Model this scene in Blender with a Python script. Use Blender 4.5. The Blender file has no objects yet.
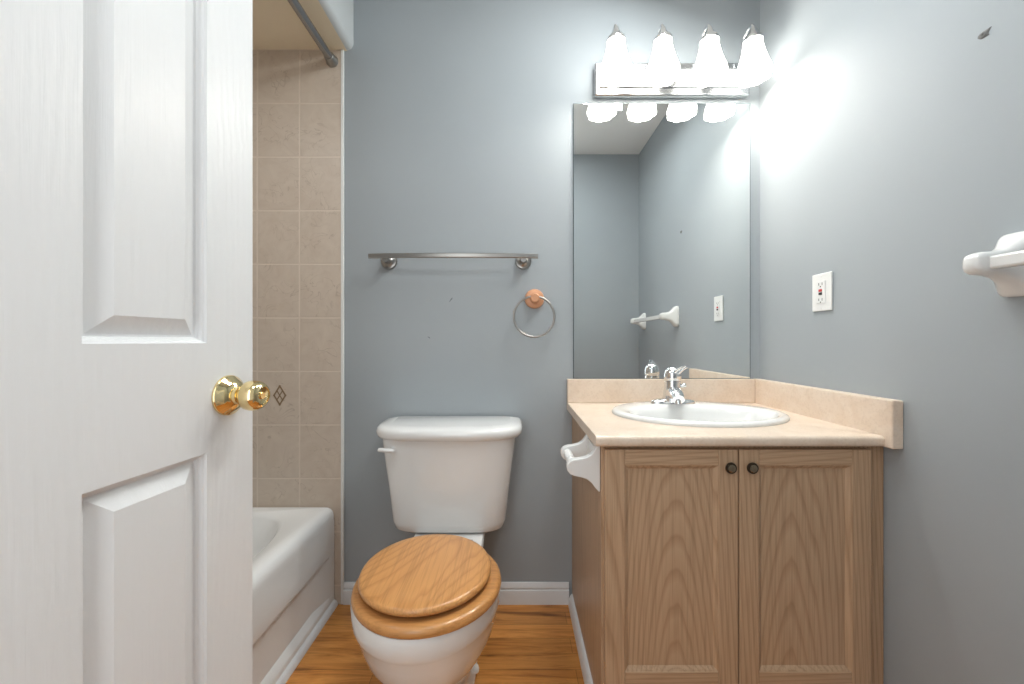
import bpy, bmesh, math
from mathutils import Vector, Matrix
PI = math.pi
S = bpy.context.scene
C = S.collection

# ------------------------------------------------------------------ camera, world, light, exposure
F_PX = 396.5
CAM_Z = 1.0155
cd = bpy.data.cameras.new('camera'); cam = bpy.data.objects.new('camera', cd); C.objects.link(cam)
cd.sensor_width = 36.0; cd.lens = F_PX / 1024 * 36.0; cd.clip_start = 0.01
cd.shift_x = -2.0 / 1024; cd.shift_y = -0.001
cam.location = (0, 0, CAM_Z); cam.rotation_euler = (PI / 2, 0, 0)
S.camera = cam

W = bpy.data.worlds.new('world'); S.world = W; W.use_nodes = True
W.node_tree.nodes['Background'].inputs[0].default_value = (0.95, 0.98, 1.0, 1)
W.node_tree.nodes['Background'].inputs[1].default_value = 0.6

def area_light(name, loc, target, sx, sy, power, col):
    l = bpy.data.lights.new(name, 'AREA'); l.shape = 'RECTANGLE'; l.size = sx; l.size_y = sy
    l.energy = power; l.color = col
    o = bpy.data.objects.new(name, l); C.objects.link(o); o.location = loc
    o.rotation_euler = (Vector(target) - Vector(loc)).to_track_quat('-Z', 'Y').to_euler()
    return o
area_light('doorway_fill', (-0.35, -0.30, 1.2), (0.9, 0.9, 1.2), 0.5, 1.4, 5.5, (0.955, 0.99, 1.0))  # unseen fill added in the doorway to brighten the room
area_light('ceiling_fill', (0.42, 0.95, 2.415), (-0.3, 0.8, 0.0), 0.5, 0.34, 15.0, (0.955, 1.0, 1.0))  # made-up soft source under the ceiling, lifts tub, tile and counter
area_light('entry_fill', (-0.02, 0.25, 2.415), (0.0, 0.27, 0.0), 0.4, 0.3, 4.5, (0.955, 1.0, 1.0))  # added fill out of view near the entry, raises overall brightness
area_light('alcove_fill', (-1.05, 0.6, 2.125), (-1.05, 0.62, 0.0), 0.3, 0.3, 3.8, (0.98, 0.99, 1.0))  # extra source added to brighten the tiles; no lamp known there
LAMP_STRENGTH = 6.0
BULB_POWER = 2.8

S.view_settings.view_transform = 'Standard'; S.view_settings.look = 'None'
S.view_settings.exposure = 0.03; S.view_settings.gamma = 1.0; S.view_settings.use_curve_mapping = False

# ------------------------------------------------------------------ place dimensions
BY = 1.537          # back wall face
FY = 0.037          # inner face of the doorway wall
XR = 0.953          # right wall face
XT = -0.692          # outer edge of tub
XL = -1.46          # left alcove wall
HC = 2.44           # ceiling
ZS = 2.139          # underside of the dropped alcove ceiling

# ------------------------------------------------------------------ materials
def mat(name, col, rough=0.5, metal=0.0, spec=0.5, coat=0.0):
    m = bpy.data.materials.new(name); m.use_nodes = True
    b = m.node_tree.nodes['Principled BSDF']
    b.inputs['Base Color'].default_value = (*col, 1); b.inputs['Roughness'].default_value = rough
    b.inputs['Metallic'].default_value = metal; b.inputs['Specular IOR Level'].default_value = spec
    b.inputs['Coat Weight'].default_value = coat
    return m
def N(m, t, **kw):
    n = m.node_tree.nodes.new(t)
    for k, v in kw.items(): setattr(n, k, v)
    return n
def L(m, a, b): m.node_tree.links.new(a, b)
def BS(m): return m.node_tree.nodes['Principled BSDF']
def coords(m, scale=(1, 1, 1), rot=(0, 0, 0), loc=(0, 0, 0), kind='Object'):
    tc = N(m, 'ShaderNodeTexCoord'); mp = N(m, 'ShaderNodeMapping')
    mp.inputs['Scale'].default_value = scale; mp.inputs['Rotation'].default_value = rot
    mp.inputs['Location'].default_value = loc
    L(m, tc.outputs[kind], mp.inputs['Vector']); return mp.outputs['Vector']
def noise(m, vec, scale, detail=3, rough=0.5, dist=0.0):
    n = N(m, 'ShaderNodeTexNoise'); n.inputs['Scale'].default_value = scale
    n.inputs['Detail'].default_value = detail; n.inputs['Roughness'].default_value = rough
    n.inputs['Distortion'].default_value = dist
    L(m, vec, n.inputs['Vector']); return n.outputs['Fac']
def ramp(m, fac, stops):
    r = N(m, 'ShaderNodeValToRGB'); e = r.color_ramp.elements
    while len(e) < len(stops): e.new(0.5)
    for i, (p, c) in enumerate(stops): e[i].position = p; e[i].color = (*c, 1)
    L(m, fac, r.inputs['Fac']); return r.outputs['Color']
def mix(m, fac, a, b, mode='MIX'):
    x = N(m, 'ShaderNodeMix', data_type='RGBA', blend_type=mode)
    for s, v in ((x.inputs[0], fac), (x.inputs[6], a), (x.inputs[7], b)):
        if isinstance(v, (int, float)): s.default_value = v
        elif isinstance(v, tuple): s.default_value = (*v, 1)
        else: L(m, v, s)
    return x.outputs[2]
def bump(m, h, strength, dist=0.002, invert=False):
    b = N(m, 'ShaderNodeBump', invert=invert); b.inputs['Strength'].default_value = strength
    b.inputs['Distance'].default_value = dist; L(m, h, b.inputs['Height'])
    L(m, b.outputs['Normal'], BS(m).inputs['Normal']); return b

def paint(name, col, rough=0.45):
    m = mat(name, col, rough, spec=0.25)
    v = coords(m)
    c = ramp(m, noise(m, v, 2.2, 2), [(0.3, tuple(x * 0.97 for x in col)), (0.7, tuple(x * 1.03 for x in col))])
    L(m, c, BS(m).inputs['Base Color'])
    bump(m, noise(m, v, 260, 2), 0.08, 0.001); return m
M = {}
M['wall'] = paint('blue grey wall paint', (0.358, 0.39, 0.412), 0.6)
M['header'] = paint('pale grey header face', (0.60, 0.63, 0.635), 0.5)  # header face set to a paler tone than the walls
M['ceiling'] = paint('white ceiling paint', (0.82, 0.82, 0.81), 0.8)
M['beige'] = paint('beige alcove paint', (0.86, 0.745, 0.56), 0.6)
M['trim'] = paint('white trim paint', (0.76, 0.77, 0.78), 0.35)

def tile_material(name, axis):
    m = mat(name, (0.5, 0.43, 0.36), 0.38, spec=0.35)
    # brick texture without offset works as a grid; axis picks which world axis runs along the wall
    tc = N(m, 'ShaderNodeTexCoord'); sp = N(m, 'ShaderNodeSeparateXYZ'); cb = N(m, 'ShaderNodeCombineXYZ')
    L(m, tc.outputs['Object'], sp.inputs[0]); L(m, sp.outputs[axis], cb.inputs[0]); L(m, sp.outputs[2], cb.inputs[1])
    mp = N(m, 'ShaderNodeMapping'); L(m, cb.outputs[0], mp.inputs['Vector'])
    mp.inputs['Location'].default_value = (0.663 + 0.163 * 20, -ZS + 0.2066 * 30, 0)
    br = N(m, 'ShaderNodeTexBrick', offset=0.0, squash=1.0)
    br.inputs['Scale'].default_value = 1.0; br.inputs['Brick Width'].default_value = 0.163
    br.inputs['Row Height'].default_value = 0.2066; br.inputs['Mortar Size'].default_value = 0.0035
    br.inputs['Mortar Smooth'].default_value = 0.3; br.inputs['Bias'].default_value = -1
    L(m, mp.outputs[0], br.inputs['Vector'])
    v = coords(m)
    n = noise(m, v, 9, 5, 0.6, 2.5)
    c = ramp(m, n, [(0.3, (0.60, 0.50, 0.41)), (0.5, (0.63, 0.535, 0.445)), (0.7, (0.66, 0.565, 0.47))])
    vn = ramp(m, noise(m, v, 12, 2, 0.5, 1.6), [(0.485, (0, 0, 0)), (0.5, (1, 1, 1)), (0.515, (0, 0, 0))])
    gate = ramp(m, noise(m, v, 7, 1), [(0.42, (0, 0, 0)), (0.6, (0.75, 0.75, 0.75))])
    veins = mix(m, 1.0, vn, gate, 'MULTIPLY')
    c = mix(m, veins, c, (0.45, 0.36, 0.285))
    c = mix(m, br.outputs['Fac'], c, (0.71, 0.61, 0.515))
    L(m, c, BS(m).inputs['Base Color'])
    bump(m, br.outputs['Fac'], 0.5, 0.002, True); return m
M['tile_x'] = tile_material('beige marbled wall tile', 0)
M['tile_y'] = tile_material('beige marbled wall tile along side', 1)

def wood(name, cols, scale=1.0, rot=(0, 0, 0), loc=(0, 0, 0), rings=14.0, wob=0.03, rough=0.4, axis='z', pores=0.6, spec=0.4, coat=0.0):
    m = mat(name, cols[1], rough, spec=spec, coat=coat)
    st = {'z': (1, 1, 0.06), 'x': (0.06, 1, 1), 'y': (1, 0.06, 1)}[axis]
    v = coords(m, (1, 1, 1), rot, loc)
    # distort with stretched noise, then rings about a slightly tilted axis give cathedral figure
    vs = coords(m, tuple(s * scale for s in st))
    d = noise(m, vs, 9, 3, 0.55)
    wv = N(m, 'ShaderNodeTexWave', wave_type='RINGS', rings_direction=axis.upper(), wave_profile='SAW')
    wv.inputs['Scale'].default_value = rings; wv.inputs['Distortion'].default_value = 0
    add = N(m, 'ShaderNodeVectorMath', operation='ADD'); sc = N(m, 'ShaderNodeVectorMath', operation='SCALE')
    cmb = N(m, 'ShaderNodeCombineXYZ')
    for i in range(3): L(m, d, cmb.inputs[i])
    sc.inputs['Scale'].default_value = wob; L(m, cmb.outputs[0], sc.inputs[0])
    L(m, v, add.inputs[0]); L(m, sc.outputs[0], add.inputs[1]); L(m, add.outputs[0], wv.inputs['Vector'])
    base = ramp(m, wv.outputs['Fac'], [(0.0, cols[1]), (0.55, cols[2]), (0.9, cols[0]), (1.0, cols[1])])
    fine = noise(m, coords(m, tuple(s * scale for s in {'z': (1, 1, 0.025), 'x': (0.025, 1, 1), 'y': (1, 0.025, 1)}[axis])), 190, 2, 0.6)
    f = ramp(m, fine, [(0.35, (0.72, 0.70, 0.66)), (0.55, (1, 1, 1))])
    c = mix(m, pores, base, mix(m, 1.0, base, f, 'MULTIPLY'))
    L(m, c, BS(m).inputs['Base Color'])
    bump(m, fine, 0.12, 0.0006); return m
OAK = ((0.425, 0.272, 0.165), (0.505, 0.34, 0.215), (0.535, 0.366, 0.236))
R = math.radians
M['oak_left'] = wood('pickled oak panel left', OAK, rot=(R(-7), R(1), 0), loc=(-0.43, -0.985, 0), rings=30)
M['oak_right'] = wood('pickled oak panel right', OAK, rot=(R(-6), R(-1), 0), loc=(-0.72, -0.975, 0), rings=27)
M['oak_v'] = wood('pickled oak vertical', OAK, rot=(R(2), R(2), 0), loc=(-0.2, -1.3, 0), rings=30)
M['oak_h'] = wood('pickled oak horizontal', OAK, rot=(0, R(3), R(2)), loc=(0, -1.2, -0.5), rings=28, axis='x')
M['seat_oak'] = wood('honey oak seat', ((0.52, 0.235, 0.075), (0.60, 0.29, 0.098), (0.63, 0.31, 0.108)), rot=(R(5), R(3), R(28)), loc=(0.62, -0.4, -0.43), rings=22, wob=0.05, axis='y', rough=0.28, coat=0.3)
M['seat_ring'] = wood('honey oak seat ring', ((0.50, 0.22, 0.07), (0.57, 0.27, 0.088), (0.60, 0.29, 0.098)), rot=(0, R(3), R(5)), loc=(0, -0.9, -0.2), rings=16, axis='x', rough=0.28, coat=0.3)

def floor_material():
    m = mat('brown laminate planks', (0.3, 0.14, 0.05), 0.3)
    br = N(m, 'ShaderNodeTexBrick', offset=0.37, squash=1.0)
    br.inputs['Scale'].default_value = 1; br.inputs['Brick Width'].default_value = 0.62
    br.inputs['Row Height'].default_value = 0.065; br.inputs['Mortar Size'].default_value = 0.0008
    br.inputs['Color1'].default_value = (0.85, 0.85, 0.85, 1); br.inputs['Color2'].default_value = (1.1, 1.1, 1.1, 1)
    br.inputs['Mortar'].default_value = (0.45, 0.45, 0.45, 1)
    L(m, coords(m, loc=(0.2, 0.01, 0)), br.inputs['Vector'])
    g = noise(m, coords(m, (0.09, 1, 1)), 34, 4, 0.62, 0.8)
    c = ramp(m, g, [(0.30, (0.20, 0.07, 0.015)), (0.44, (0.52, 0.205, 0.046)), (0.60, (0.70, 0.31, 0.08)), (0.8, (0.45, 0.17, 0.037))])
    c = mix(m, 1.0, c, br.outputs['Color'], 'MULTIPLY')
    L(m, c, BS(m).inputs['Base Color']); bump(m, g, 0.06, 0.001); return m
M['floor'] = floor_material()

def laminate():
    m = mat('pink beige laminate', (0.6, 0.48, 0.38), 0.3)
    v = coords(m)
    n = noise(m, v, 14, 5, 0.65, 0.6)
    c = ramp(m, n, [(0.3, (0.73, 0.585, 0.46)), (0.5, (0.77, 0.635, 0.515)), (0.7, (0.80, 0.68, 0.57))])
    sp = ramp(m, noise(m, v, 150, 2), [(0.36, (0.94, 0.93, 0.92)), (0.5, (1, 1, 1))])
    L(m, mix(m, 1.0, c, sp, 'MULTIPLY'), BS(m).inputs['Base Color']); return m
M['laminate'] = laminate()

def door_paint():
    m = mat('white embossed door paint', (0.78, 0.785, 0.79), 0.33, spec=0.45)
    g = noise(m, coords(m, (1, 1, 0.035)), 150, 3, 0.6, 0.6)
    wv = N(m, 'ShaderNodeTexWave', wave_type='RINGS', rings_direction='Z'); wv.inputs['Scale'].default_value = 24
    wv.inputs['Distortion'].default_value = 3; wv.inputs['Detail'].default_value = 2; wv.inputs['Detail Scale'].default_value = 1.5
    L(m, coords(m, (1, 1, 1), (R(9), 0, 0), (-0.475, 0.17, 0)), wv.inputs['Vector'])
    h = N(m, 'ShaderNodeMath', operation='MULTIPLY_ADD'); L(m, wv.outputs['Fac'], h.inputs[0]); h.inputs[1].default_value = 0.35; L(m, g, h.inputs[2])
    bump(m, h.outputs[0], 0.34, 0.0014); return m
M['door'] = door_paint()
M['porcelain'] = mat('white porcelain', (0.80, 0.80, 0.79), 0.12, spec=0.6, coat=0.4)
M['ceramic'] = mat('white ceramic', (0.78, 0.78, 0.77), 0.15, spec=0.6)
M['enamel'] = mat('white tub enamel', (0.86, 0.865, 0.86), 0.14, spec=0.6)
M['plastic'] = mat('white plastic', (0.80, 0.80, 0.79), 0.35)
M['chrome'] = mat('chrome', (0.82, 0.83, 0.84), 0.12, 1.0)
M['plate'] = mat('satin chrome plate', (0.62, 0.63, 0.64), 0.22, 1.0)
M['nickel'] = mat('brushed nickel', (0.37, 0.355, 0.335), 0.28, 1.0)
M['steel'] = mat('grey steel rod', (0.36, 0.35, 0.345), 0.25, 1.0)
M['brass'] = mat('polished brass', (0.84, 0.67, 0.36), 0.07, 1.0)
M['copper'] = mat('copper wood disc', (0.60, 0.30, 0.165), 0.35, 0.15)
M['bronze'] = mat('dark bronze', (0.06, 0.045, 0.03), 0.3, 0.8)
M['antique'] = mat('antique brass knob face', (0.42, 0.34, 0.24), 0.25, 1.0)
M['mirror'] = mat('mirror silver', (0.86, 0.885, 0.88), 0.0, 1.0)
M['mirror_edge'] = mat('mirror dark edge', (0.10, 0.13, 0.13), 0.15, 0.2)
M['dark'] = mat('black plastic', (0.012, 0.012, 0.012), 0.4)
M['red'] = mat('red plastic', (0.5, 0.02, 0.02), 0.4)
M['caulk'] = mat('white caulk', (0.80, 0.80, 0.78), 0.4)
M['gap'] = mat('dark cabinet inside', (0.06, 0.045, 0.03), 0.8)
M['inlay'] = mat('brown tile inlay', (0.27, 0.18, 0.10), 0.3)
M['plaster'] = mat('grey torn plaster', (0.20, 0.20, 0.195), 0.9)
M['scuff'] = mat('grey scuff', (0.17, 0.185, 0.20), 0.8)
def lamp_glass():
    m = mat('lit frosted lamp glass', (0.85, 0.85, 0.83), 0.4)
    BS(m).inputs['Emission Color'].default_value = (1.0, 0.96, 0.88, 1)
    BS(m).inputs['Emission Strength'].default_value = LAMP_STRENGTH; return m
M['lamp'] = lamp_glass()

# ------------------------------------------------------------------ mesh helpers
def obj(name, bm, m, parent=None, smooth=35, bevel=0.0, seg=2):
    bmesh.ops.recalc_face_normals(bm, faces=bm.faces[:])
    me = bpy.data.meshes.new(name); bm.to_mesh(me); bm.free()
    o = bpy.data.objects.new(name, me); C.objects.link(o)
    for x in (m if isinstance(m, (list, tuple)) else [m]): me.materials.append(x)
    if smooth:
        for p in me.polygons: p.use_smooth = True
        me.set_sharp_from_angle(angle=R(smooth))
    if bevel:
        b = o.modifiers.new('bevel', 'BEVEL'); b.width = bevel; b.segments = seg; b.limit_method = 'ANGLE'; b.angle_limit = R(40)
    if parent is not None:
        o.parent = parent; o.matrix_parent_inverse = Matrix.Translation(-Vector(parent.location)) if parent.get('shift') else Matrix()
    return o
def thing(name, label, cat, loc=(0, 0, 0), group=None):
    o = bpy.data.objects.new(name, None); C.objects.link(o); o.location = loc
    o.empty_display_size = 0.05; o['label'] = label; o['category'] = cat
    if group: o['group'] = group
    return o
def tag(o, label, cat): o['label'] = label; o['category'] = cat; return o
def struct(name, bm, m, **kw):
    o = obj(name, bm, m, **kw); o['kind'] = 'structure'; return o
def box(bm, x0, x1, y0, y1, z0, z1):
    vs = [bm.verts.new((x, y, z)) for z in (z0, z1) for y in (y0, y1) for x in (x0, x1)]
    for f in ((0, 1, 3, 2), (4, 6, 7, 5), (0, 4, 5, 1), (2, 3, 7, 6), (0, 2, 6, 4), (1, 5, 7, 3)):
        bm.faces.new([vs[i] for i in f])
    return vs
def bx(*a):
    bm = bmesh.new(); box(bm, *a); return bm
def loft(bm, rings, cap0=True, cap1=True, closed=True):
    R_ = [[bm.verts.new(p) for p in r] for r in rings]
    n = len(R_[0])
    for a, b in zip(R_, R_[1:]):
        for i in range(n if closed else n - 1):
            j = (i + 1) % n; bm.faces.new((a[i], a[j], b[j], b[i]))
    if cap0: bm.faces.new(R_[0][::-1])
    if cap1: bm.faces.new(R_[-1])
    return R_
def frame(d):
    d = Vector(d).normalized(); u = d.orthogonal().normalized()
    if abs(d.z) < 0.99: u = d.cross(Vector((0, 0, 1))).normalized()
    return u, d.cross(u).normalized()
def lathe(bm, prof, origin, axis, n=32, lobes=0, amp=None):
    """prof: (radius, distance along the axis)"""
    o = Vector(origin); d = Vector(axis).normalized(); u, v = frame(d)
    rings = []
    for k, (r, h) in enumerate(prof):
        a_ = amp[k] if amp else 0
        rings.append([o + d * h + (u * math.cos(2 * PI * i / n) + v * math.sin(2 * PI * i / n)) * max(r * (1 + a_ * math.cos(lobes * 2 * PI * i / n)), 1e-5) for i in range(n)])
    loft(bm, rings, True, True); return bm
def tube(bm, pts, rad, n=14, flat=None):
    pts = [Vector(p) for p in pts]; rings = []
    pu = None
    for i, p in enumerate(pts):
        d = (pts[min(i + 1, len(pts) - 1)] - pts[max(i - 1, 0)]).normalized()
        if pu is None: u, v = frame(d)
        else:
            u = (pu - d * pu.dot(d)).normalized(); v = d.cross(u).normalized()
        pu = u; r = rad[i] if isinstance(rad, (list, tuple)) else rad
        ru, rv = (r, r) if flat is None else (r * flat[0], r * flat[1])
        rings.append([p + u * ru * math.cos(2 * PI * k / n) + v * rv * math.sin(2 * PI * k / n) for k in range(n)])
    loft(bm, rings); return bm
def spline(ctrl, n=8):
    c = [Vector(p) for p in ctrl]; c = [2 * c[0] - c[1]] + c + [2 * c[-1] - c[-2]]; out = []
    for i in range(1, len(c) - 2):
        for k in range(n):
            t = k / n
            out.append(0.5 * ((2 * c[i]) + (c[i + 1] - c[i - 1]) * t + (2 * c[i - 1] - 5 * c[i] + 4 * c[i + 1] - c[i + 2]) * t * t + (3 * c[i] - c[i - 1] - 3 * c[i + 1] + c[i + 2]) * t ** 3))
    out.append(c[-2]); return out
def prism(bm, outline, fn, depth):
    """outline of (a,b) pairs placed by fn(a,b,c) and given thickness c in 0..depth"""
    loft(bm, [[fn(a, b, 0) for a, b in outline], [fn(a, b, depth) for a, b in outline]]); return bm

# ------------------------------------------------------------------ setting
struct('floor', bx(XL - 0.1, XR + 0.1, -1.0, BY + 0.1, -0.05, 0), M['floor'], smooth=0)
struct('ceiling', bx(XL - 0.1, XR + 0.1, FY - 0.117, BY + 0.1, HC, HC + 0.05), M['ceiling'], smooth=0)
struct('wall_back', bx(XL - 0.1, XR + 0.1, BY, BY + 0.1, 0, HC), M['wall'], smooth=0)
struct('wall_right', bx(XR, XR + 0.1, FY - 0.117, BY, 0, HC), M['wall'], smooth=0)
struct('wall_left', bx(XL - 0.1, XL, FY - 0.117, BY, 0, HC), M['beige'], smooth=0)
bm = bmesh.new()      # doorway wall with its opening
box(bm, XL, -0.60, FY - 0.117, FY, 0, HC); box(bm, 0.20, XR, FY - 0.117, FY, 0, HC); box(bm, -0.60, 0.20, FY - 0.117, FY, 2.06, HC)
struct('wall_front', bm, M['wall'], smooth=0)
bm = bmesh.new()
box(bm, 0.19, 0.26, FY, FY + 0.012, 0, 2.12); box(bm, -0.66, -0.605, FY, FY + 0.012, 0, 2.12); box(bm, -0.605, 0.19, FY, FY + 0.012, 2.055, 2.12)
struct('trim_1', bm, M['trim'], smooth=0, bevel=0.003)
# dropped header over the tub: front paler than the walls with a rounded lower corner, beige underside
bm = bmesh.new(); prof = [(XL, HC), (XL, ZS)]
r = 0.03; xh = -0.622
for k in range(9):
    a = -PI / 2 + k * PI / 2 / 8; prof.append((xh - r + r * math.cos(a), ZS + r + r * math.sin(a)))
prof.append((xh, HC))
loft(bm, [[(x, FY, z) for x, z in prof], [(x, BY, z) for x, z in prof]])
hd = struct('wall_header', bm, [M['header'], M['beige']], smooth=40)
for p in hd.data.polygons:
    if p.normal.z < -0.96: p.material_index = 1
# tiled alcove walls
TX = -0.668
ta = struct('wall_alcove', bx(XL + 0.008, TX, BY - 0.008, BY, 0.0, ZS), M['tile_x'], smooth=0)
struct('wall_alcove_left', bx(XL, XL + 0.008, FY, BY, 0.0, ZS), M['tile_y'], smooth=0)
struct('trim_2', bx(TX, TX + 0.011, BY - 0.010, BY, 0, ZS), M['caulk'], smooth=0, bevel=0.002)
# diamond inlay on one tile
bm = bmesh.new(); cx, cz = -0.903, 0.806; fy = BY - 0.008
def bar2(bm, a, b, w):
    a = Vector(a); b = Vector(b); d = (b - a).normalized(); n_ = Vector((-d.y, d.x)) * w / 2
    prism(bm, [tuple(a + n_), tuple(b + n_), tuple(b - n_), tuple(a - n_)], lambda p, q, c: (cx + p, fy - c, cz + q), 0.0012)
hw, hh = 0.022, 0.036
P_ = [(0, hh), (hw, 0), (0, -hh), (-hw, 0)]
for i in range(4): bar2(bm, P_[i], P_[(i + 1) % 4], 0.0055)
for s in (-1, 1): bar2(bm, (-hw / 2, s * hh / 2), (hw / 2, -s * hh / 2), 0.004)
for q in P_: prism(bm, [(q[0] + 0.004 * math.cos(k * PI / 4), q[1] + 0.004 * math.sin(k * PI / 4)) for k in range(8)], lambda p, q_, c: (cx + p, fy - c, cz + q_), 0.0014)
o = obj('tile_inlay', bm, M['inlay'], ta, smooth=0); o['label'] = 'brown diamond tile inlay'

def base_profile(h, t): return [(0, 0), (t, 0), (t, h * 0.62), (t * 0.95, h * 0.65), (t * 0.55, h * 0.67), (t * 0.55, h * 0.72), (t * 0.85, h * 0.78), (t * 0.6, h * 0.92), (t * 0.3, h), (0, h)]
bm = bmesh.new(); pr = base_profile(0.082, 0.011)
loft(bm, [[(x, BY - a, z) for a, z in pr] for x in (TX + 0.011, 0.212)])
struct('baseboard_back', bm, M['trim'], smooth=30)
bm = bmesh.new(); loft(bm, [[(XR - a, y, z) for a, z in pr] for y in (FY, 0.96)])
struct('baseboard_right', bm, M['trim'], smooth=30)
bm = bmesh.new(); loft(bm, [[(x, FY + a, z) for a, z in pr] for x in (0.26, XR - 0.014)])
struct('baseboard_front', bm, M['trim'], smooth=30)
# strip along the foot of the vanity side and along the tub foot
q = [(0, 0)] + [(0.016 * math.cos(a), 0.0 + 0.045 * math.sin(a)) for a in [k * PI / 2 / 6 for k in range(7)]]
bm = bmesh.new(); loft(bm, [[(0.2245 - a, y, z) for a, z in q] for y in (1.03, BY - 0.014)])
struct('trim_3', bm, M['trim'], smooth=40)
q = [(0, 0)] + [(0.016 * math.cos(a), 0.022 * math.sin(a)) for a in [k * PI / 2 / 6 for k in range(7)]]
bm = bmesh.new(); loft(bm, [[(XT - 0.001 + a, y, z) for a, z in q] for y in (FY + 0.012, BY - 0.012)])
struct('trim_4', bm, M['trim'], smooth=40)

# ------------------------------------------------------------------ entrance door (leaf open into the room)
DW, DT, DH = 0.66, 0.035, 2.03
ang = R(84.95); de = Vector((-0.488, 0.74)); dr = Vector((math.cos(ang), math.sin(ang)))
hinge = de - dr * DW
def door_leaf():
    bm = bmesh.new()
    us = [0, 0.0990, 0.0990 + 0.1715]; us = us + [DW - us[2], DW - us[1], DW]
    us = [0, DW - 0.2705, DW - 0.0990, DW]     # only distances from the free edge are seen
    st, pw = 0.099, 0.1725
    ucuts = [0, st, st + pw, DW - st - pw, DW - st, DW]
    zcuts = [0.012, 0.23, 0.834, 1.012, 1.62, 1.72, 1.93, DH]
    prof = [(0.0, 0.0), (0.0015, 0.004), (0.004, 0.0055), (0.0055, 0.0095), (0.008, 0.011), (0.0095, 0.0145), (0.0125, 0.0145), (0.0365, 0.002)]
    for side in (0, 1):
        Y = lambda d: d if side == 0 else DT - d
        for i in range(5):
            for j in range(7):
                u0, u1, z0, z1 = ucuts[i], ucuts[i + 1], zcuts[j], zcuts[j + 1]
                if i in (1, 3) and j in (1, 3, 5):
                    rings = [[(u0 + a, Y(d), z0 + a), (u1 - a, Y(d), z0 + a), (u1 - a, Y(d), z1 - a), (u0 + a, Y(d), z1 - a)] for a, d in prof]
                    loft(bm, rings, False, True)
                else:
                    bm.faces.new([bm.verts.new(p) for p in ((u0, Y(0), z0), (u1, Y(0), z0), (u1, Y(0), z1), (u0, Y(0), z1))])
    z0, z1 = zcuts[0], zcuts[-1]
    for quad in (((0, 0, z0), (0, DT, z0), (0, DT, z1), (0, 0, z1)), ((DW, 0, z0), (DW, DT, z0), (DW, DT, z1), (DW, 0, z1)),
                 ((0, 0, z0), (DW, 0, z0), (DW, DT, z0), (0, DT, z0)), ((0, 0, z1), (DW, 0, z1), (DW, DT, z1), (0, DT, z1))):
        bm.faces.new([bm.verts.new(p) for p in quad])
    bmesh.ops.remove_doubles(bm, verts=bm.verts[:], dist=0.0002)
    return bm
door = struct('door_1', door_leaf(), M['door'], smooth=18)
door.location = (hinge.x, hinge.y, 0); door.rotation_euler = (0, 0, ang)
door['label'] = 'white panelled door standing open at the left'
ku, kz = DW - 0.056, 0.922
bm = lathe(bmesh.new(), [(0.0, 0.020), (0.012, 0.020), (0.0115, 0.028), (0.014, 0.029), (0.020, 0.031), (0.0250, 0.038), (0.0260, 0.046), (0.0250, 0.054), (0.022, 0.060), (0.0185, 0.0635), (0.015, 0.065), (0.0145, 0.063), (0.006, 0.062), (0.0055, 0.064), (0, 0.064)], (ku, 0, kz), (0, -1, 0), 40)
kn = obj('door_knob', bm, M['brass'], door, smooth=40)
bm = lathe(bmesh.new(), [(0, 0), (0.0345, 0), (0.0345, 0.003), (0.033, 0.005), (0.030, 0.007), (0.026, 0.0125), (0.020, 0.017), (0.016, 0.019), (0.0155, 0.024), (0, 0.024)], (ku, 0, kz), (0, -1, 0), 40)
obj('rosette', bm, M['brass'], kn, smooth=40)
for hz in (0.25, 1.78):
    bm = bmesh.new(); lathe(bm, [(0.006, 0), (0.006, 0.09)], (-0.004, -0.004, hz), (0, 0, 1), 12)
    obj('hinge', bm, M['brass'], door)

# ------------------------------------------------------------------ bathtub
tub = thing('bathtub', 'white enamel bathtub with recessed apron along the tiled wall', 'bathtub', (XT - 0.37, 0.79, 0))
tub['shift'] = 1
def shift_parent(o, p): o.parent = p; o.matrix_parent_inverse = Matrix.Translation(-Vector(p.location)); return o
def sup(cx, cy, a, b, n_, z, cnt=64):
    out = []
    for k in range(cnt):
        t = 2 * PI * k / cnt; c, s = math.cos(t), math.sin(t)
        out.append((cx + a * math.copysign(abs(c) ** (2 / n_), c), cy + b * math.copysign(abs(s) ** (2 / n_), s), z))
    return out
tx0, tx1, ty0, ty1 = XL + 0.010, XT, FY + 0.004, BY - 0.010
tcx, tcy = (tx0 + tx1) / 2, (ty0 + ty1) / 2; ha, hb = (tx1 - tx0) / 2, (ty1 - ty0) / 2
TZ = 0.380
bm = bmesh.new()
rings = [sup(tcx, tcy, ha, hb, 240, TZ - 0.05), sup(tcx, tcy, ha, hb, 240, TZ - 0.032), sup(tcx, tcy, ha - 0.0025, hb - 0.001, 240, TZ - 0.020), sup(tcx, tcy, ha - 0.009, hb - 0.003, 200, TZ - 0.009), sup(tcx, tcy, ha - 0.019, hb - 0.006, 160, TZ - 0.0025), sup(tcx, tcy, ha - 0.031, hb - 0.012, 120, TZ),
         sup(tcx - 0.005, tcy, ha - 0.066, hb - 0.062, 5, TZ - 0.003), sup(tcx - 0.005, tcy, ha - 0.074, hb - 0.070, 4.6, TZ - 0.014), sup(tcx - 0.005, tcy, ha - 0.095, hb - 0.11, 4, TZ - 0.10),
         sup(tcx - 0.005, tcy, ha - 0.14, hb - 0.22, 3.6, 0.09), sup(tcx - 0.005, tcy, ha - 0.19, hb - 0.30, 3.2, 0.06)]
loft(bm, rings, False, True)
obj('basin', bm, M['enamel'], tub, smooth=50)
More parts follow.
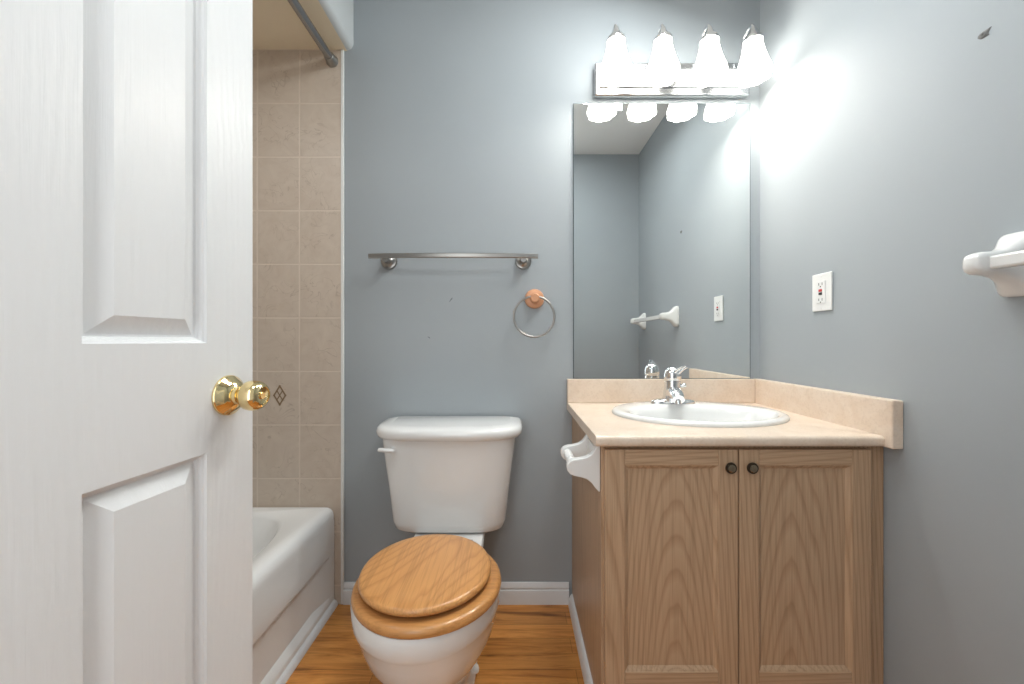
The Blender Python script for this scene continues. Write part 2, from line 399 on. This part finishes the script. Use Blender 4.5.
# apron: profile in x (outwards) over z with a step, fading out at both ends
def apron():
    bm = bmesh.new()
    zs = [0.0, 0.035, 0.04, 0.055, 0.188, 0.200, 0.206, 0.212, 0.25, 0.32, TZ - 0.05]
    dx = [0.0, 0.0, -0.002, -0.020, -0.020, -0.017, -0.002, 0.0, 0.0, 0.0, 0.0]
    ys = [ty0, ty0 + 0.07, ty0 + 0.09, ty1 - 0.13, ty1 - 0.045, ty1]
    fs = [0, 0, 1, 1, 0, 0]
    rows = [[(tx1 + dx[k] * fs[i], ys[i], zs[k]) for k in range(len(zs))] for i in range(len(ys))]
    loft(bm, rows, False, False, closed=False)
    back = [[(tx1 - 0.045, y, z) for z in (0.0, TZ - 0.05)] for y in (ty0, ty1)]
    loft(bm, back, False, False, closed=False)
    return bm
o = obj('apron', apron(), M['enamel'], tub, smooth=30)
bm = lathe(bmesh.new(), [(0, 0), (0.03, 0), (0.03, 0.003), (0.02, 0.005), (0, 0.005)], (tcx, tcy - 0.35, 0.060), (0, 0, 1), 24)
obj('drain', bm, M['chrome'], tub)

# ------------------------------------------------------------------ shower curtain rod
rod = thing('shower_curtain_rod', 'grey metal shower curtain rod high above the bathtub', 'curtain rod', (-0.70, BY - 0.008, 2.093)); rod['shift'] = 1
bm = bmesh.new(); tube(bm, [(-0.70, FY + 0.002, 2.093), (-0.70, 0.9, 2.093)], 0.0125, 20); tube(bm, [(-0.70, 0.9, 2.093), (-0.70, BY - 0.012, 2.093)], 0.0145, 20)
obj('rod', bm, M['steel'], rod, smooth=40)
for y, s in ((BY - 0.008, -1), (FY, 1)):
    bm = lathe(bmesh.new(), [(0, 0), (0.023, 0), (0.024, 0.004), (0.020, 0.012), (0.0185, 0.03), (0.016, 0.034), (0, 0.034)], (-0.70, y, 2.093), (0, s, 0), 28)
    obj('end_flange', bm, M['nickel'], rod, smooth=40)

# ------------------------------------------------------------------ toilet
TCX = -0.222
toilet = thing('toilet', 'white two-piece toilet with honey oak seat against the blue wall', 'toilet', (TCX, 1.2, 0)); toilet['shift'] = 1
def egg(wb, wf, hw, z, cx=TCX, nb=2.0, nf=2.0, cnt=56, split=0.5):
    wm = wb + (wf - wb) * split; out = []
    for k in range(cnt):
        t = 2 * PI * k / cnt; c, s = math.cos(t), math.sin(t)
        n_ = nf if c > 0 else nb
        x = hw * math.copysign(abs(s) ** (2 / n_), s); w = wm + (wf - wm if c > 0 else wm - wb) * math.copysign(abs(c) ** (2 / n_), c)
        out.append((cx + x, BY - w, z))
    return out
bm = bmesh.new()
spec = [(0, .13, .50, .112, 3), (.018, .13, .50, .112, 3), (.03, .14, .49, .102, 2.8), (.08, .17, .52, .102, 2.4), (.14, .19, .575, .128, 2.2), (.19, .20, .622, .154, 2), (.24, .215, .656, .173, 2), (.285, .225, .674, .183, 2), (.312, .23, .682, .1875, 2), (.318, .23, .685, .1905, 2), (.328, .23, .690, .193, 2), (.366, .23, .693, .195, 2), (.3755, .235, .689, .192, 2)]
loft(bm, [egg(a + (0.03 if z > .3 else 0), b, h - (0.003 if z > .3 else 0), z, cx=TCX - 0.006, nb=n_, nf=2.0 if z > .1 else n_, split=0.48) for z, a, b, h, n_ in spec])
dk = [(0.16, .05, .30, .085, 4), (.24, .035, .33, .105, 5), (.31, .03, .34, .118, 6), (.347, .03, .335, .120, 6), (.3535, .035, .33, .116, 6)]
loft(bm, [egg(a, b, h, z, nb=n_, nf=n_) for z, a, b, h, n_ in dk])
# trapway bulge behind the pedestal
tr = [(0.0, .05, .22, .10, 4), (.02, .05, .22, .10, 4), (.03, .06, .21, .088, 3), (.17, .05, .22, .085, 3)]
loft(bm, [egg(a, b, h, z, nb=n_, nf=n_) for z, a, b, h, n_ in tr])
obj('bowl', bm, M['porcelain'], toilet, smooth=50)
for s in (-1, 1):
    bm = lathe(bmesh.new(), [(0.013, 0), (0.013, 0.008), (0.010, 0.016), (0.004, 0.02), (0, 0.02)], (TCX + s * 0.103, BY - 0.33, 0.012), (0, 0, 1), 16)
    obj('bolt_cap', bm, M['porcelain'], toilet, smooth=50)
bm = bmesh.new()
def tank_ring(z, hw, wf, wb=.016, n_=4.0, d=0.0): return egg(wb + d, wf - d, hw - d, z, cx=TCX - 0.006, nb=14, nf=n_, split=0.28, cnt=96)
tk = [(.354, .162, .165), (.356, .181, .178), (.366, .194, .188), (.39, .201, .194), (.50, .212, .202), (.60, .225, .210), (.684, .235, .216)]
loft(bm, [tank_ring(z, h, w, n_=4.8) for z, h, w in tk])
obj('tank', bm, M['porcelain'], toilet, smooth=50)
bm = bmesh.new()
tl = [(.682, .244, .222), (.685, .253, .231), (.696, .258, .236), (.708, .258, .236), (.717, .254, .232), (.723, .246, .223), (.726, .215, .19)]
loft(bm, [tank_ring(z, h, w, wb=.010, n_=3.6) for z, h, w in tl])
obj('tank_lid', bm, M['porcelain'], toilet, smooth=50)
# flush lever on the left of the tank front
lx, ly, lz = TCX - 0.184, BY - 0.206, 0.648
bm = lathe(bmesh.new(), [(0, 0), (0.016, 0), (0.016, 0.01), (0.011, 0.016), (0.011, 0.022), (0, 0.022)], (lx, ly + 0.018, lz), (0, -1, 0), 24)
fl = obj('flush_lever', bm, M['porcelain'], toilet, smooth=40)
bm = bmesh.new(); tube(bm, spline([(lx + 0.004, ly - 0.004, lz), (lx - 0.015, ly - 0.012, lz + 0.003), (lx - 0.034, ly - 0.010, lz + 0.004), (lx - 0.046, ly - 0.007, lz + 0.004)], 5), [0.0105] * 6 + [0.0095] * 7 + [0.0095] * 2 + [0.006], 12, flat=(1, .75))
obj('handle', bm, M['porcelain'], fl, smooth=60)
# seat ring
seat = bmesh.new()
oo = dict(wb=.306, wf=.694, hw=.189)
def ringsec(ins, z): return egg(oo['wb'] + ins, oo['wf'] - ins, oo['hw'] - ins, z, split=0.5)
sec = [(0.010, .3765), (0.002, .379), (0.0, .385), (0.0015, .393), (0.006, .3985), (0.014, .4005), (0.06, .4005), (0.066, .396), (0.066, .381), (0.06, .3765)]
rr = [[seat.verts.new(p) for p in ringsec(i, z)] for i, z in sec]
for a in range(len(rr)):
    A, B = rr[a], rr[(a + 1) % len(rr)]
    for i in range(len(A)):
        j = (i + 1) % len(A); seat.faces.new((A[i], A[j], B[j], B[i]))
obj('seat', seat, M['seat_ring'], toilet, smooth=50)
lid = bmesh.new(); LCX = TCX - 0.006
def lidsec(ins, z): return egg(.322 + ins, .672 - ins, .168 - ins, z + .003, cx=LCX, split=0.5)
loft(lid, [lidsec(i, z) for i, z in ((0.012, .4065), (0.003, .4075), (0, .411), (0, .417), (0.003, .4225), (0.009, .425), (0.03, .4262))])
lo = obj('seat_lid', lid, M['seat_oak'], toilet, smooth=50)
for s in (-1, 1):
    bm = bmesh.new(); tube(bm, [(TCX + s * 0.075 - 0.02, BY - 0.318, .394), (TCX + s * 0.075 + 0.02, BY - 0.318, .394)], 0.010, 14)
    obj('hinge', bm, M['nickel'], toilet)
    for wq in (0.60, 0.40):
        pass
for sx, wq in ((-0.09, .60), (0.09, .60)):
    bm = lathe(bmesh.new(), [(0.009, 0), (0.009, 0.0095)], (TCX + sx, BY - wq, .4003), (0, 0, 1), 14)
    obj('bumper', bm, M['plastic'], toilet)

# ------------------------------------------------------------------ vanity cabinet
VX0, VX1, VF = 0.2245, 0.951, 1.020      # body left, right, face-frame front
cab = thing('vanity_cabinet', 'pickled oak vanity cabinet with two panel doors in the right corner', 'cabinet', ((VX0 + VX1) / 2, 1.27, 0)); cab['shift'] = 1
bm = bmesh.new(); box(bm, VX0, VX0 + 0.016, VF + 0.018, BY - 0.003, 0, 0.750)
obj('side_panel', bm, M['oak_v'], cab, smooth=0)
bm = bmesh.new(); box(bm, VX1 - 0.016, VX1, VF + 0.018, BY - 0.003, 0, 0.750)
obj('side_panel', bm, M['oak_v'], cab, smooth=0)
bm = bmesh.new(); box(bm, VX0 + 0.016, VX1 - 0.016, VF + 0.018, BY - 0.015, 0.10, 0.115); box(bm, VX0 + 0.016, VX1 - 0.016, BY - 0.013, BY - 0.004, 0.0, 0.750)
obj('carcass', bm, M['gap'], cab, smooth=0)
bm = bmesh.new()
box(bm, VX0, VX0 + 0.04, VF, VF + 0.018, 0.10, 0.750); box(bm, VX1 - 0.075, VX1, VF, VF + 0.018, 0.10, 0.750)
box(bm, VX0 + 0.04, VX1 - 0.075, VF, VF + 0.018, 0.715, 0.750); box(bm, VX0 + 0.04, VX1 - 0.075, VF, VF + 0.018, 0.10, 0.135)
box(bm, 0.552, 0.584, VF, VF + 0.018, 0.135, 0.715)
obj('face_frame', bm, M['oak_v'], cab, smooth=0, bevel=0.001)
bm = bmesh.new(); box(bm, VX0 + 0.016, VX1 - 0.016, VF + 0.06, VF + 0.075, 0, 0.10)
obj('toe_kick', bm, M['oak_h'], cab, smooth=0)
DZ0, DZ1 = 0.128, 0.741
def cab_door(x0, x1, panel_mat, kx):
    fw, fr, y1 = 0.050, 1.000, 1.0195
    bm = bmesh.new()      # two stiles (full height)
    for a, b in ((x0, x0 + fw), (x1 - fw, x1)): box(bm, a, b, fr, y1, DZ0, DZ1)
    d = obj('door', bm, M['oak_v'], cab, smooth=0, bevel=0.0025)
    bm = bmesh.new()
    for a, b in ((DZ0, DZ0 + 0.052), (DZ1 - 0.040, DZ1)):
        obj('rail', bx(x0 + fw, x1 - fw, fr + 0.0003, y1, a, b), M['oak_h'], d, smooth=0, bevel=0.0015)
    # recessed panel with a sloped edge all round
    a0, a1, b0, b1 = x0 + fw, x1 - fw, DZ0 + 0.052, DZ1 - 0.040
    bm = bmesh.new()
    loft(bm, [[(a0 + i, y, b0 + i), (a1 - i, y, b0 + i), (a1 - i, y, b1 - i), (a0 + i, y, b1 - i)] for i, y in ((0, y1 - 0.002), (0, fr + 0.002), (0.003, fr + 0.0035), (0.009, fr + 0.0085), (0.010, fr + 0.0095))])
    obj('panel', bm, panel_mat, d, smooth=0)
    kz_ = 0.6975
    bm = lathe(bmesh.new(), [(0, 0), (0.008, 0), (0.007, 0.004), (0.0130, 0.006), (0.0145, 0.009), (0.0135, 0.012), (0.0105, 0.013), (0, 0.013)], (kx, fr, kz_), (0, -1, 0), 28)
    k = obj('knob', bm, M['bronze'], d, smooth=45)
    bm = lathe(bmesh.new(), [(0, 0.0125), (0.0098, 0.0125), (0.0095, 0.0142), (0.006, 0.0155), (0.0025, 0.0148), (0, 0.0148)], (kx, fr, kz_), (0, -1, 0), 28)
    obj('knob_face', bm, M['antique'], k, smooth=45)
cab_door(0.2305, 0.5660, M['oak_left'], 0.5425)
cab_door(0.5690, 0.9030, M['oak_right'], 0.5965)

# ------------------------------------------------------------------ countertop with splashes
CX0, CX1, CY0, CY1, CZ0, CZ1 = 0.2045, 0.952, 0.988, BY - 0.001, 0.7505, 0.778
top = thing('countertop', 'pinkish beige laminate countertop with backsplash over the oak cabinet', 'countertop', ((CX0 + CX1) / 2, 1.25, CZ0)); top['shift'] = 1
SKX, SKY, SKA, SKB = 0.592, 1.289, 0.269, 0.206
def counter():
    bm = bmesh.new(); a, b = SKA - 0.03, SKB - 0.028
    angs = sorted(set([2 * PI * k / 72 for k in range(72)] + [math.atan2(y - SKY, x - SKX) % (2 * PI) for x in (CX0, CX1) for y in (CY0, CY1)]))
    inn, out = [], []
    for t in angs:
        c, s = math.cos(t), math.sin(t)
        k = 1 / math.sqrt((c / a) ** 2 + (s / b) ** 2); inn.append((SKX + c * k, SKY + s * k))
        k = min([((CX1 if c > 0 else CX0) - SKX) / c if abs(c) > 1e-9 else 9, ((CY1 if s > 0 else CY0) - SKY) / s if abs(s) > 1e-9 else 9])
        out.append((SKX + c * k, SKY + s * k))
    seq = [[(x, y, CZ1) for x, y in inn], [(x, y, CZ1) for x, y in out], [(x, y, CZ0) for x, y in out], [(x, y, CZ0) for x, y in inn]]
    loft(bm, seq + [seq[0]], False, False)
    bmesh.ops.remove_doubles(bm, verts=bm.verts[:], dist=1e-5)
    bmesh.ops.recalc_face_normals(bm, faces=bm.faces[:])
    es = [e for e in bm.edges if all(abs(v.co.y - CY0) < 1e-4 for v in e.verts) and abs(e.verts[0].co.z - e.verts[1].co.z) < 1e-4]
    bmesh.ops.bevel(bm, geom=es, offset=0.010, segments=4, profile=0.5, affect='EDGES')
    return bm
obj('worktop', counter(), M['laminate'], top, smooth=40)
bm = bx(CX0, CX1 - 0.028, BY - 0.020, BY - 0.001, CZ1, 0.869)
obj('backsplash', bm, M['laminate'], top, smooth=0, bevel=0.003)
bm = bx(CX1 - 0.028, CX1, 0.968, BY - 0.001, CZ0, 0.870)
obj('side_splash', bm, M['laminate'], top, smooth=0, bevel=0.003)

# ------------------------------------------------------------------ sink and faucet
sink = thing('sink', 'oval white drop-in sink set in the beige countertop', 'sink', (SKX, SKY, CZ1)); sink['shift'] = 1
def ell(dx, dy, a, b, z, cnt=64): return [(SKX + dx + a * math.cos(2 * PI * k / cnt), SKY + dy + b * math.sin(2 * PI * k / cnt), z) for k in range(cnt)]
bm = bmesh.new()
loft(bm, [ell(0, 0, SKA, SKB, CZ1 + 0.0005), ell(0, 0, SKA + 0.001, SKB + 0.001, CZ1 + 0.006), ell(0, 0, SKA - 0.003, SKB - 0.003, CZ1 + 0.011), ell(0, -0.001, SKA - 0.012, SKB - 0.012, CZ1 + 0.0145),
          ell(0, -0.034, SKA - 0.036, SKB - 0.058, CZ1 + 0.0140), ell(0, -0.037, SKA - 0.046, SKB - 0.068, CZ1 + 0.009), ell(0, -0.038, SKA - 0.054, SKB - 0.075, CZ1 - 0.010), ell(0, -0.034, SKA - 0.085, SKB - 0.094, CZ1 - 0.07),
          ell(0, -0.025, SKA - 0.15, SKB - 0.13, CZ1 - 0.115), ell(0, -0.01, 0.03, 0.03, CZ1 - 0.13),
          ell(0, -0.01, 0.03, 0.03, CZ1 - 0.137), ell(0, -0.025, SKA - 0.145, SKB - 0.125, CZ1 - 0.124), ell(0, -0.032, SKA - 0.078, SKB - 0.087, CZ1 - 0.075), ell(0, -0.030, SKA - 0.044, SKB - 0.062, CZ1 - 0.01), ell(0, -0.004, SKA - 0.034, SKB - 0.032, CZ1 - 0.0005), ell(0, 0, SKA, SKB, CZ1 + 0.0005)], False, False)
obj('basin', bm, M['porcelain'], sink, smooth=50)
bm = lathe(bmesh.new(), [(0, 0), (0.028, 0), (0.028, 0.002), (0.02, 0.004), (0, 0.004)], (SKX, SKY - 0.01, CZ1 - 0.131), (0, 0, 1), 24)
obj('drain', bm, M['chrome'], sink)

FX, FYY, FZ = 0.570, 1.425, CZ1 + 0.0145
fau = thing('faucet', 'chrome single lever faucet at the back of the oval sink', 'faucet', (FX, FYY, FZ)); fau['shift'] = 1
bm = bmesh.new()
def pl(a, b, z, cnt=48): return [(FX + a * math.copysign(abs(math.cos(t)) ** 0.75, math.cos(t)), FYY + b * math.copysign(abs(math.sin(t)) ** 0.85, math.sin(t)), FZ + z) for t in [2 * PI * k / cnt for k in range(cnt)]]
loft(bm, [pl(.080, .028, -0.001), pl(.080, .028, .006), pl(.077, .025, .010), pl(.06, .021, .014), pl(.035, .018, .017)])
obj('base_plate', bm, M['chrome'], fau, smooth=50)
bm = lathe(bmesh.new(), [(0.037, 0.008), (0.034, 0.02), (0.031, 0.04), (0.0285, 0.062), (0.0275, 0.078), (0.025, 0.080), (0.025, 0.083), (0, 0.083)], (FX, FYY, FZ), (0, 0, 1), 32)
obj('body', bm, M['chrome'], fau, smooth=40)
bm = bmesh.new()
sp_ = spline([(FX, FYY - 0.002, FZ + 0.034), (FX - 0.006, FYY - 0.035, FZ + 0.040), (FX - 0.013, FYY - 0.070, FZ + 0.036), (FX - 0.018, FYY - 0.095, FZ + 0.026)], 6)
tube(bm, sp_, [0.030 - 0.010 * i / (len(sp_) - 1) for i in range(len(sp_))], 20, flat=(1.0, 0.85))
s_ = obj('spout', bm, M['chrome'], fau, smooth=50)
bm = lathe(bmesh.new(), [(0, 0), (0.010, 0), (0.010, 0.012), (0.008, 0.013), (0, 0.011)], (FX - 0.0175, FYY - 0.090, FZ + 0.022), (0, -0.25, -1), 20)
obj('aerator', bm, M['chrome'], s_, smooth=40)
bm = lathe(bmesh.new(), [(0, 0.0825), (0.028, 0.0825), (0.0295, 0.090), (0.0295, 0.104), (0.026, 0.117), (0.018, 0.126), (0.008, 0.1305), (0, 0.131)], (FX, FYY, FZ), (0, 0, 1), 32)
h_ = obj('handle', bm, M['chrome'], fau, smooth=50)
bm = bmesh.new()
lv = spline([(FX + 0.006, FYY - 0.012, FZ + 0.104), (FX + 0.011, FYY - 0.034, FZ + 0.120), (FX + 0.018, FYY - 0.058, FZ + 0.132), (FX + 0.022, FYY - 0.072, FZ + 0.137)], 5)
tube(bm, lv, [0.0145 - 0.00035 * i for i in range(len(lv))], 14, flat=(1.0, 0.6))
obj('lever', bm, M['chrome'], h_, smooth=60)
bm = bmesh.new(); tube(bm, [(FX + 0.02, FYY - 0.01, FZ + 0.060), (FX + 0.036, FYY - 0.016, FZ + 0.066), (FX + 0.040, FYY - 0.017, FZ + 0.0675)], [0.004, 0.008, 0.006], 12)
obj('pull_rod', bm, M['chrome'], fau, smooth=50)

# ------------------------------------------------------------------ mirror
mx0, mx1, mz0, mz1 = 0.2290, 0.9135, 0.8705, 1.934
mir = thing('mirror', 'frameless rectangular wall mirror over the backsplash below the lit lamps', 'mirror', ((mx0 + mx1) / 2, BY, mz0)); mir['shift'] = 1
bm = bx(mx0, mx1, BY - 0.0048, BY - 0.0005, mz0, mz1)
obj('backing', bm, M['mirror_edge'], mir, smooth=0)
bm = bx(mx0 + 0.0022, mx1 - 0.0022, BY - 0.0058, BY - 0.0048, mz0 + 0.001, mz1 - 0.0022)
obj('glass', bm, M['mirror'], mir, smooth=0)

# ------------------------------------------------------------------ vanity light
lamp = thing('vanity_light', 'chrome vanity light bar with four lit frosted shades above the mirror', 'light', (0.603, BY, 2.02)); lamp['shift'] = 1
bm = bx(0.308, 0.898, BY - 0.028, BY - 0.001, 1.952, 2.076)
bp = obj('back_plate', bm, M['plate'], lamp, smooth=0, bevel=0.006, seg=3)
bm = bx(0.325, 0.881, BY - 0.034, BY - 0.0275, 1.978, 2.050)
obj('raised_strip', bm, M['plate'], bp, smooth=0, bevel=0.005, seg=3)
SY = BY - 0.122
for sx in (0.364, 0.531, 0.697, 0.853):
    bm = bmesh.new()
    tube(bm, spline([(sx, BY - 0.030, 2.020), (sx, BY - 0.044, 2.05), (sx, BY - 0.052, 2.10), (sx, BY - 0.068, 2.136), (sx, BY - 0.096, 2.150), (sx, BY - 0.117, 2.144), (sx, SY, 2.12)], 6), 0.0055, 12)
    lathe(bm, [(0.016, 0), (0.016, 0.004), (0.008, 0.009), (0.006, 0.012)], (sx, BY - 0.033, 2.020), (0, -1, 0), 20)
    a_ = obj('arm', bm, M['chrome'], lamp, smooth=50)
    bm = lathe(bmesh.new(), [(0.006, 0.012), (0.009, 0.006), (0.012, -0.004), (0.020, -0.018), (0.030, -0.030), (0.0335, -0.038), (0.0335, -0.044), (0, -0.044)], (sx, SY, 2.126), (0, 0, 1), 28)
    obj('shade_holder', bm, M['chrome'], a_, smooth=45)
    zt = 2.085
    prof = [(0.0285, 0), (0.0305, -0.004), (0.0325, -0.02), (0.037, -0.042), (0.044, -0.068), (0.0515, -0.092), (0.0570, -0.109), (0.0585, -0.120), (0.057, -0.129), (0.0535, -0.129), (0.055, -0.120), (0.0535, -0.109), (0.048, -0.092), (0.040, -0.068), (0.033, -0.042), (0.028, -0.02), (0.022, -0.012)]
    amp = [0, 0, 0, .01, .02, .03, .04, .05, .05, .05, .05, .04, .03, .02, .01, 0, 0]
    bm = lathe(bmesh.new(), prof, (sx, SY, zt), (0, 0, 1), 64, lobes=8, amp=amp)
    # open the bottom: keep only the wall and the inner closing cap at the top
    obj('lamp_shade', bm, M['lamp'], lamp, smooth=60)
    pl_ = bpy.data.lights.new('bulb', 'POINT'); pl_.energy = BULB_POWER; pl_.shadow_soft_size = 0.022; pl_.color = (1.0, 0.955, 0.875)
    po = bpy.data.objects.new('bulb_light', pl_); C.objects.link(po); po.location = (sx, SY, zt - 0.100)

# ------------------------------------------------------------------ towel bar on the back wall
tb = thing('towel_bar', 'bowed nickel towel bar on the wall above the toilet', 'towel bar', (-0.228, BY, 1.32)); tb['shift'] = 1
bm = bmesh.new(); rings = []
for k in range(25):
    t = -1 + 2 * k / 24; x = -0.228 + 0.318 * t; y = BY - 0.048 - 0.014 * (1 - t * t)
    rings.append([(x, y + a, 1.334 + b) for a, b in ((0.004, 0.0085), (-0.003, 0.0085), (-0.005, 0.006), (-0.005, -0.006), (-0.003, -0.0085), (0.004, -0.0085))])
loft(bm, rings); obj('bar', bm, M['nickel'], tb, smooth=30)
for x in (-0.483, 0.036):
    bm = lathe(bmesh.new(), [(0, 0), (0.031, 0), (0.031, 0.006), (0.028, 0.010), (0.018, 0.012), (0.014, 0.016), (0.012, 0.045), (0.011, 0.050), (0, 0.050)], (x, BY - 0.001, 1.323), (0, -1, 0), 32)
    obj('post', bm, M['nickel'], tb, smooth=40)

# ------------------------------------------------------------------ towel ring
tr_ = thing('towel_ring', 'round metal towel ring hanging from a copper coloured disc', 'towel ring', (0.079, BY, 1.18)); tr_['shift'] = 1
bm = lathe(bmesh.new(), [(0, 0), (0.037, 0), (0.038, 0.006), (0.035, 0.012), (0.027, 0.015), (0.019, 0.016), (0.016, 0.022), (0.018, 0.034), (0.018, 0.042), (0.014, 0.046), (0, 0.046)], (0.079, BY - 0.001, 1.178), (0, -1, 0), 36)
obj('wall_disc', bm, M['copper'], tr_, smooth=40)
bm = bmesh.new(); pts = []
rad = 0.0765
tube_pts = [(0.076 + rad * math.cos(t), BY - 0.040 + 0.008 * (1 + math.sin(t)) * 0, 1.178 - rad + 0.006 + rad * math.sin(t)) for t in [PI / 2 + 2 * PI * k / 64 for k in range(65)]]
tube(bm, tube_pts, 0.0042, 12); obj('ring', bm, M['nickel'], tr_, smooth=60)

# ------------------------------------------------------------------ ceramic towel bar on the right wall
cb_ = thing('towel_bar', 'white ceramic towel bar on the right wall near the doorway', 'towel bar', (XR, 0.485, 1.16)); cb_['shift'] = 1
def post(yc):
    bm = bmesh.new(); rings = []
    # (distance from wall, half width along wall, z low, z high)
    for d, hwid, zl, zh in ((0.001, .033, 1.099, 1.219), (.012, .033, 1.099, 1.219), (.018, .029, 1.104, 1.214), (.032, .023, 1.121, 1.198), (.047, .020, 1.132, 1.186), (.068, .0185, 1.138, 1.182), (.087, .018, 1.139, 1.181), (.097, .015, 1.143, 1.177), (.102, .009, 1.150, 1.170)):
        zc, hz = (zl + zh) / 2, (zh - zl) / 2; n_ = 5 if d < .02 else 3.2
        rings.append([(XR - d, yc + hwid * math.copysign(abs(math.cos(t)) ** (2 / n_), math.cos(t)), zc + hz * math.copysign(abs(math.sin(t)) ** (2 / n_), math.sin(t))) for t in [2 * PI * k / 40 for k in range(40)]])
    loft(bm, rings); return bm
for yc in (0.742, 0.170): obj('post', post(yc), M['ceramic'], cb_, smooth=50)
bm = bx(XR - 0.084, XR - 0.060, 0.177, 0.735, 1.147, 1.171)
obj('bar', bm, M['ceramic'], cb_, smooth=0, bevel=0.004)

# ------------------------------------------------------------------ outlet
ox, oy, oz = XR, 1.222, 1.166
ol = thing('wall_outlet', 'white wall outlet with red and black buttons beside the mirror', 'outlet', (ox, oy, oz)); ol['shift'] = 1
bm = bx(ox - 0.006, ox - 0.0005, oy - 0.0385, oy + 0.0385, oz - 0.058, oz + 0.058)
obj('plate', bm, M['plastic'], ol, smooth=0, bevel=0.003)
fc = obj('receptacle', bx(ox - 0.0085, ox - 0.0055, oy - 0.017, oy + 0.017, oz - 0.034, oz + 0.034), M['plastic'], ol, smooth=0, bevel=0.001)
for nm, z, m_, hwid in (('reset_button', oz + 0.005, 'red', .006), ('test_button', oz - 0.005, 'dark', .006)):
    obj(nm, bx(ox - 0.0102, ox - 0.008, oy - hwid, oy + hwid, z - 0.0038, z + 0.0038), M[m_], fc, smooth=0)
for zc in (oz + 0.024, oz - 0.024):
    bm = bmesh.new()
    box(bm, ox - 0.0089, ox - 0.008, oy - 0.0075, oy - 0.0055, zc - 0.003, zc + 0.005); box(bm, ox - 0.0089, ox - 0.008, oy + 0.0055, oy + 0.0075, zc - 0.003, zc + 0.005)
    lathe(bm, [(0.0022, 0), (0.0022, 0.0009)], (ox - 0.008, oy, zc - 0.007), (-1, 0, 0), 10)
    obj('socket_slots', bm, M['dark'], fc, smooth=0)
for z in (oz + 0.049, oz - 0.049):
    bm = lathe(bmesh.new(), [(0.003, 0), (0.003, 0.001), (0, 0.0012)], (ox - 0.006, oy, z), (-1, 0, 0), 12); obj('screw', bm, M['plastic'], ol)

# ------------------------------------------------------------------ toilet paper holder on the vanity side
PX = VX0
tp = thing('toilet_paper_holder', 'empty white ceramic toilet paper holder on the vanity side', 'toilet paper holder', (PX, 1.11, 0.69)); tp['shift'] = 1
zc = 0.688
# bracket: (distance from the cabinet side, z above, z below)
up = [(0, .060), (.006, .058), (.014, .046), (.022, .034), (.034, .026), (.05, .022), (.066, .020), (.078, .016), (.085, .008), (.087, 0)]
dn = [(.085, -.010), (.078, -.019), (.066, -.024), (.05, -.027), (.034, -.032), (.022, -.042), (.012, -.056), (.004, -.064), (0, -.065)]
for y0 in (1.028, 1.160):
    bm = bmesh.new()
    prism(bm, [(a, b) for a, b in up + dn], lambda a, b, c: (PX - 0.0005 - a, y0 + c, zc + b), 0.020)
    obj('bracket', bm, M['ceramic'], tp, smooth=40, bevel=0.005, seg=3)
bm = bx(PX - 0.011, PX - 0.0005, 1.046, 1.162, zc - 0.045, zc + 0.045)
obj('mounting_plate', bm, M['ceramic'], tp, smooth=0, bevel=0.003)
bm = bmesh.new(); tube(bm, [(PX - 0.068, 1.046, zc - 0.001), (PX - 0.068, 1.09, zc - 0.001)], 0.011, 20); tube(bm, [(PX - 0.068, 1.09, zc - 0.001), (PX - 0.068, 1.162, zc - 0.001)], 0.0125, 20)
obj('roller', bm, M['plastic'], tp, smooth=40)

# ------------------------------------------------------------------ small damage on the walls
WB = bpy.data.objects['wall_back']
def scuff(x, z, pts):
    bm = bmesh.new(); prism(bm, [(x + a, z + b) for a, b in pts], lambda a, b, c: (a, BY - c, b), 0.0004)
    o = obj('scuff_mark', bm, M['scuff'], WB, smooth=0); o['label'] = 'small grey scuff mark'
scuff(-0.245, 1.178, [(-.006, -.010), (-.002, -.002), (.003, .004), (.007, .006), (.006, -.001), (.001, -.004), (-.003, -.011)])
scuff(-0.33, 1.030, [(-.006, .003), (.002, .001), (.006, -.004), (.004, -.005), (-.002, -.001)])
ax, ay, az = XR, 0.802, 1.637
pg = thing('wall_anchor', 'grey torn wall anchor left high on the right wall', 'wall anchor', (ax, ay, az)); pg['shift'] = 1
bm = bmesh.new(); rings = []
import random
random.seed(4)
for d, rr_ in ((0.0, 1.0), (0.0012, .85), (0.002, .5)):
    rings.append([(ax - d, ay + rr_ * (0.0105 + 0.004 * math.sin(3 * t + 1) + random.uniform(-.001, .001)) * math.cos(t), az + rr_ * (0.0100 + 0.003 * math.cos(2 * t)) * math.sin(t)) for t in [2 * PI * k / 20 for k in range(20)]])
loft(bm, rings); obj('torn_plaster', bm, M['plaster'], pg, smooth=60)
bm = lathe(bmesh.new(), [(0.0042, 0), (0.0042, 0.004), (0.0022, 0.004), (0.0022, 0.002), (0, 0.002)], (ax, ay + 0.001, az - 0.001), (-1, 0, 0), 16)
obj('plug', bm, M['plaster'], pg, smooth=40)
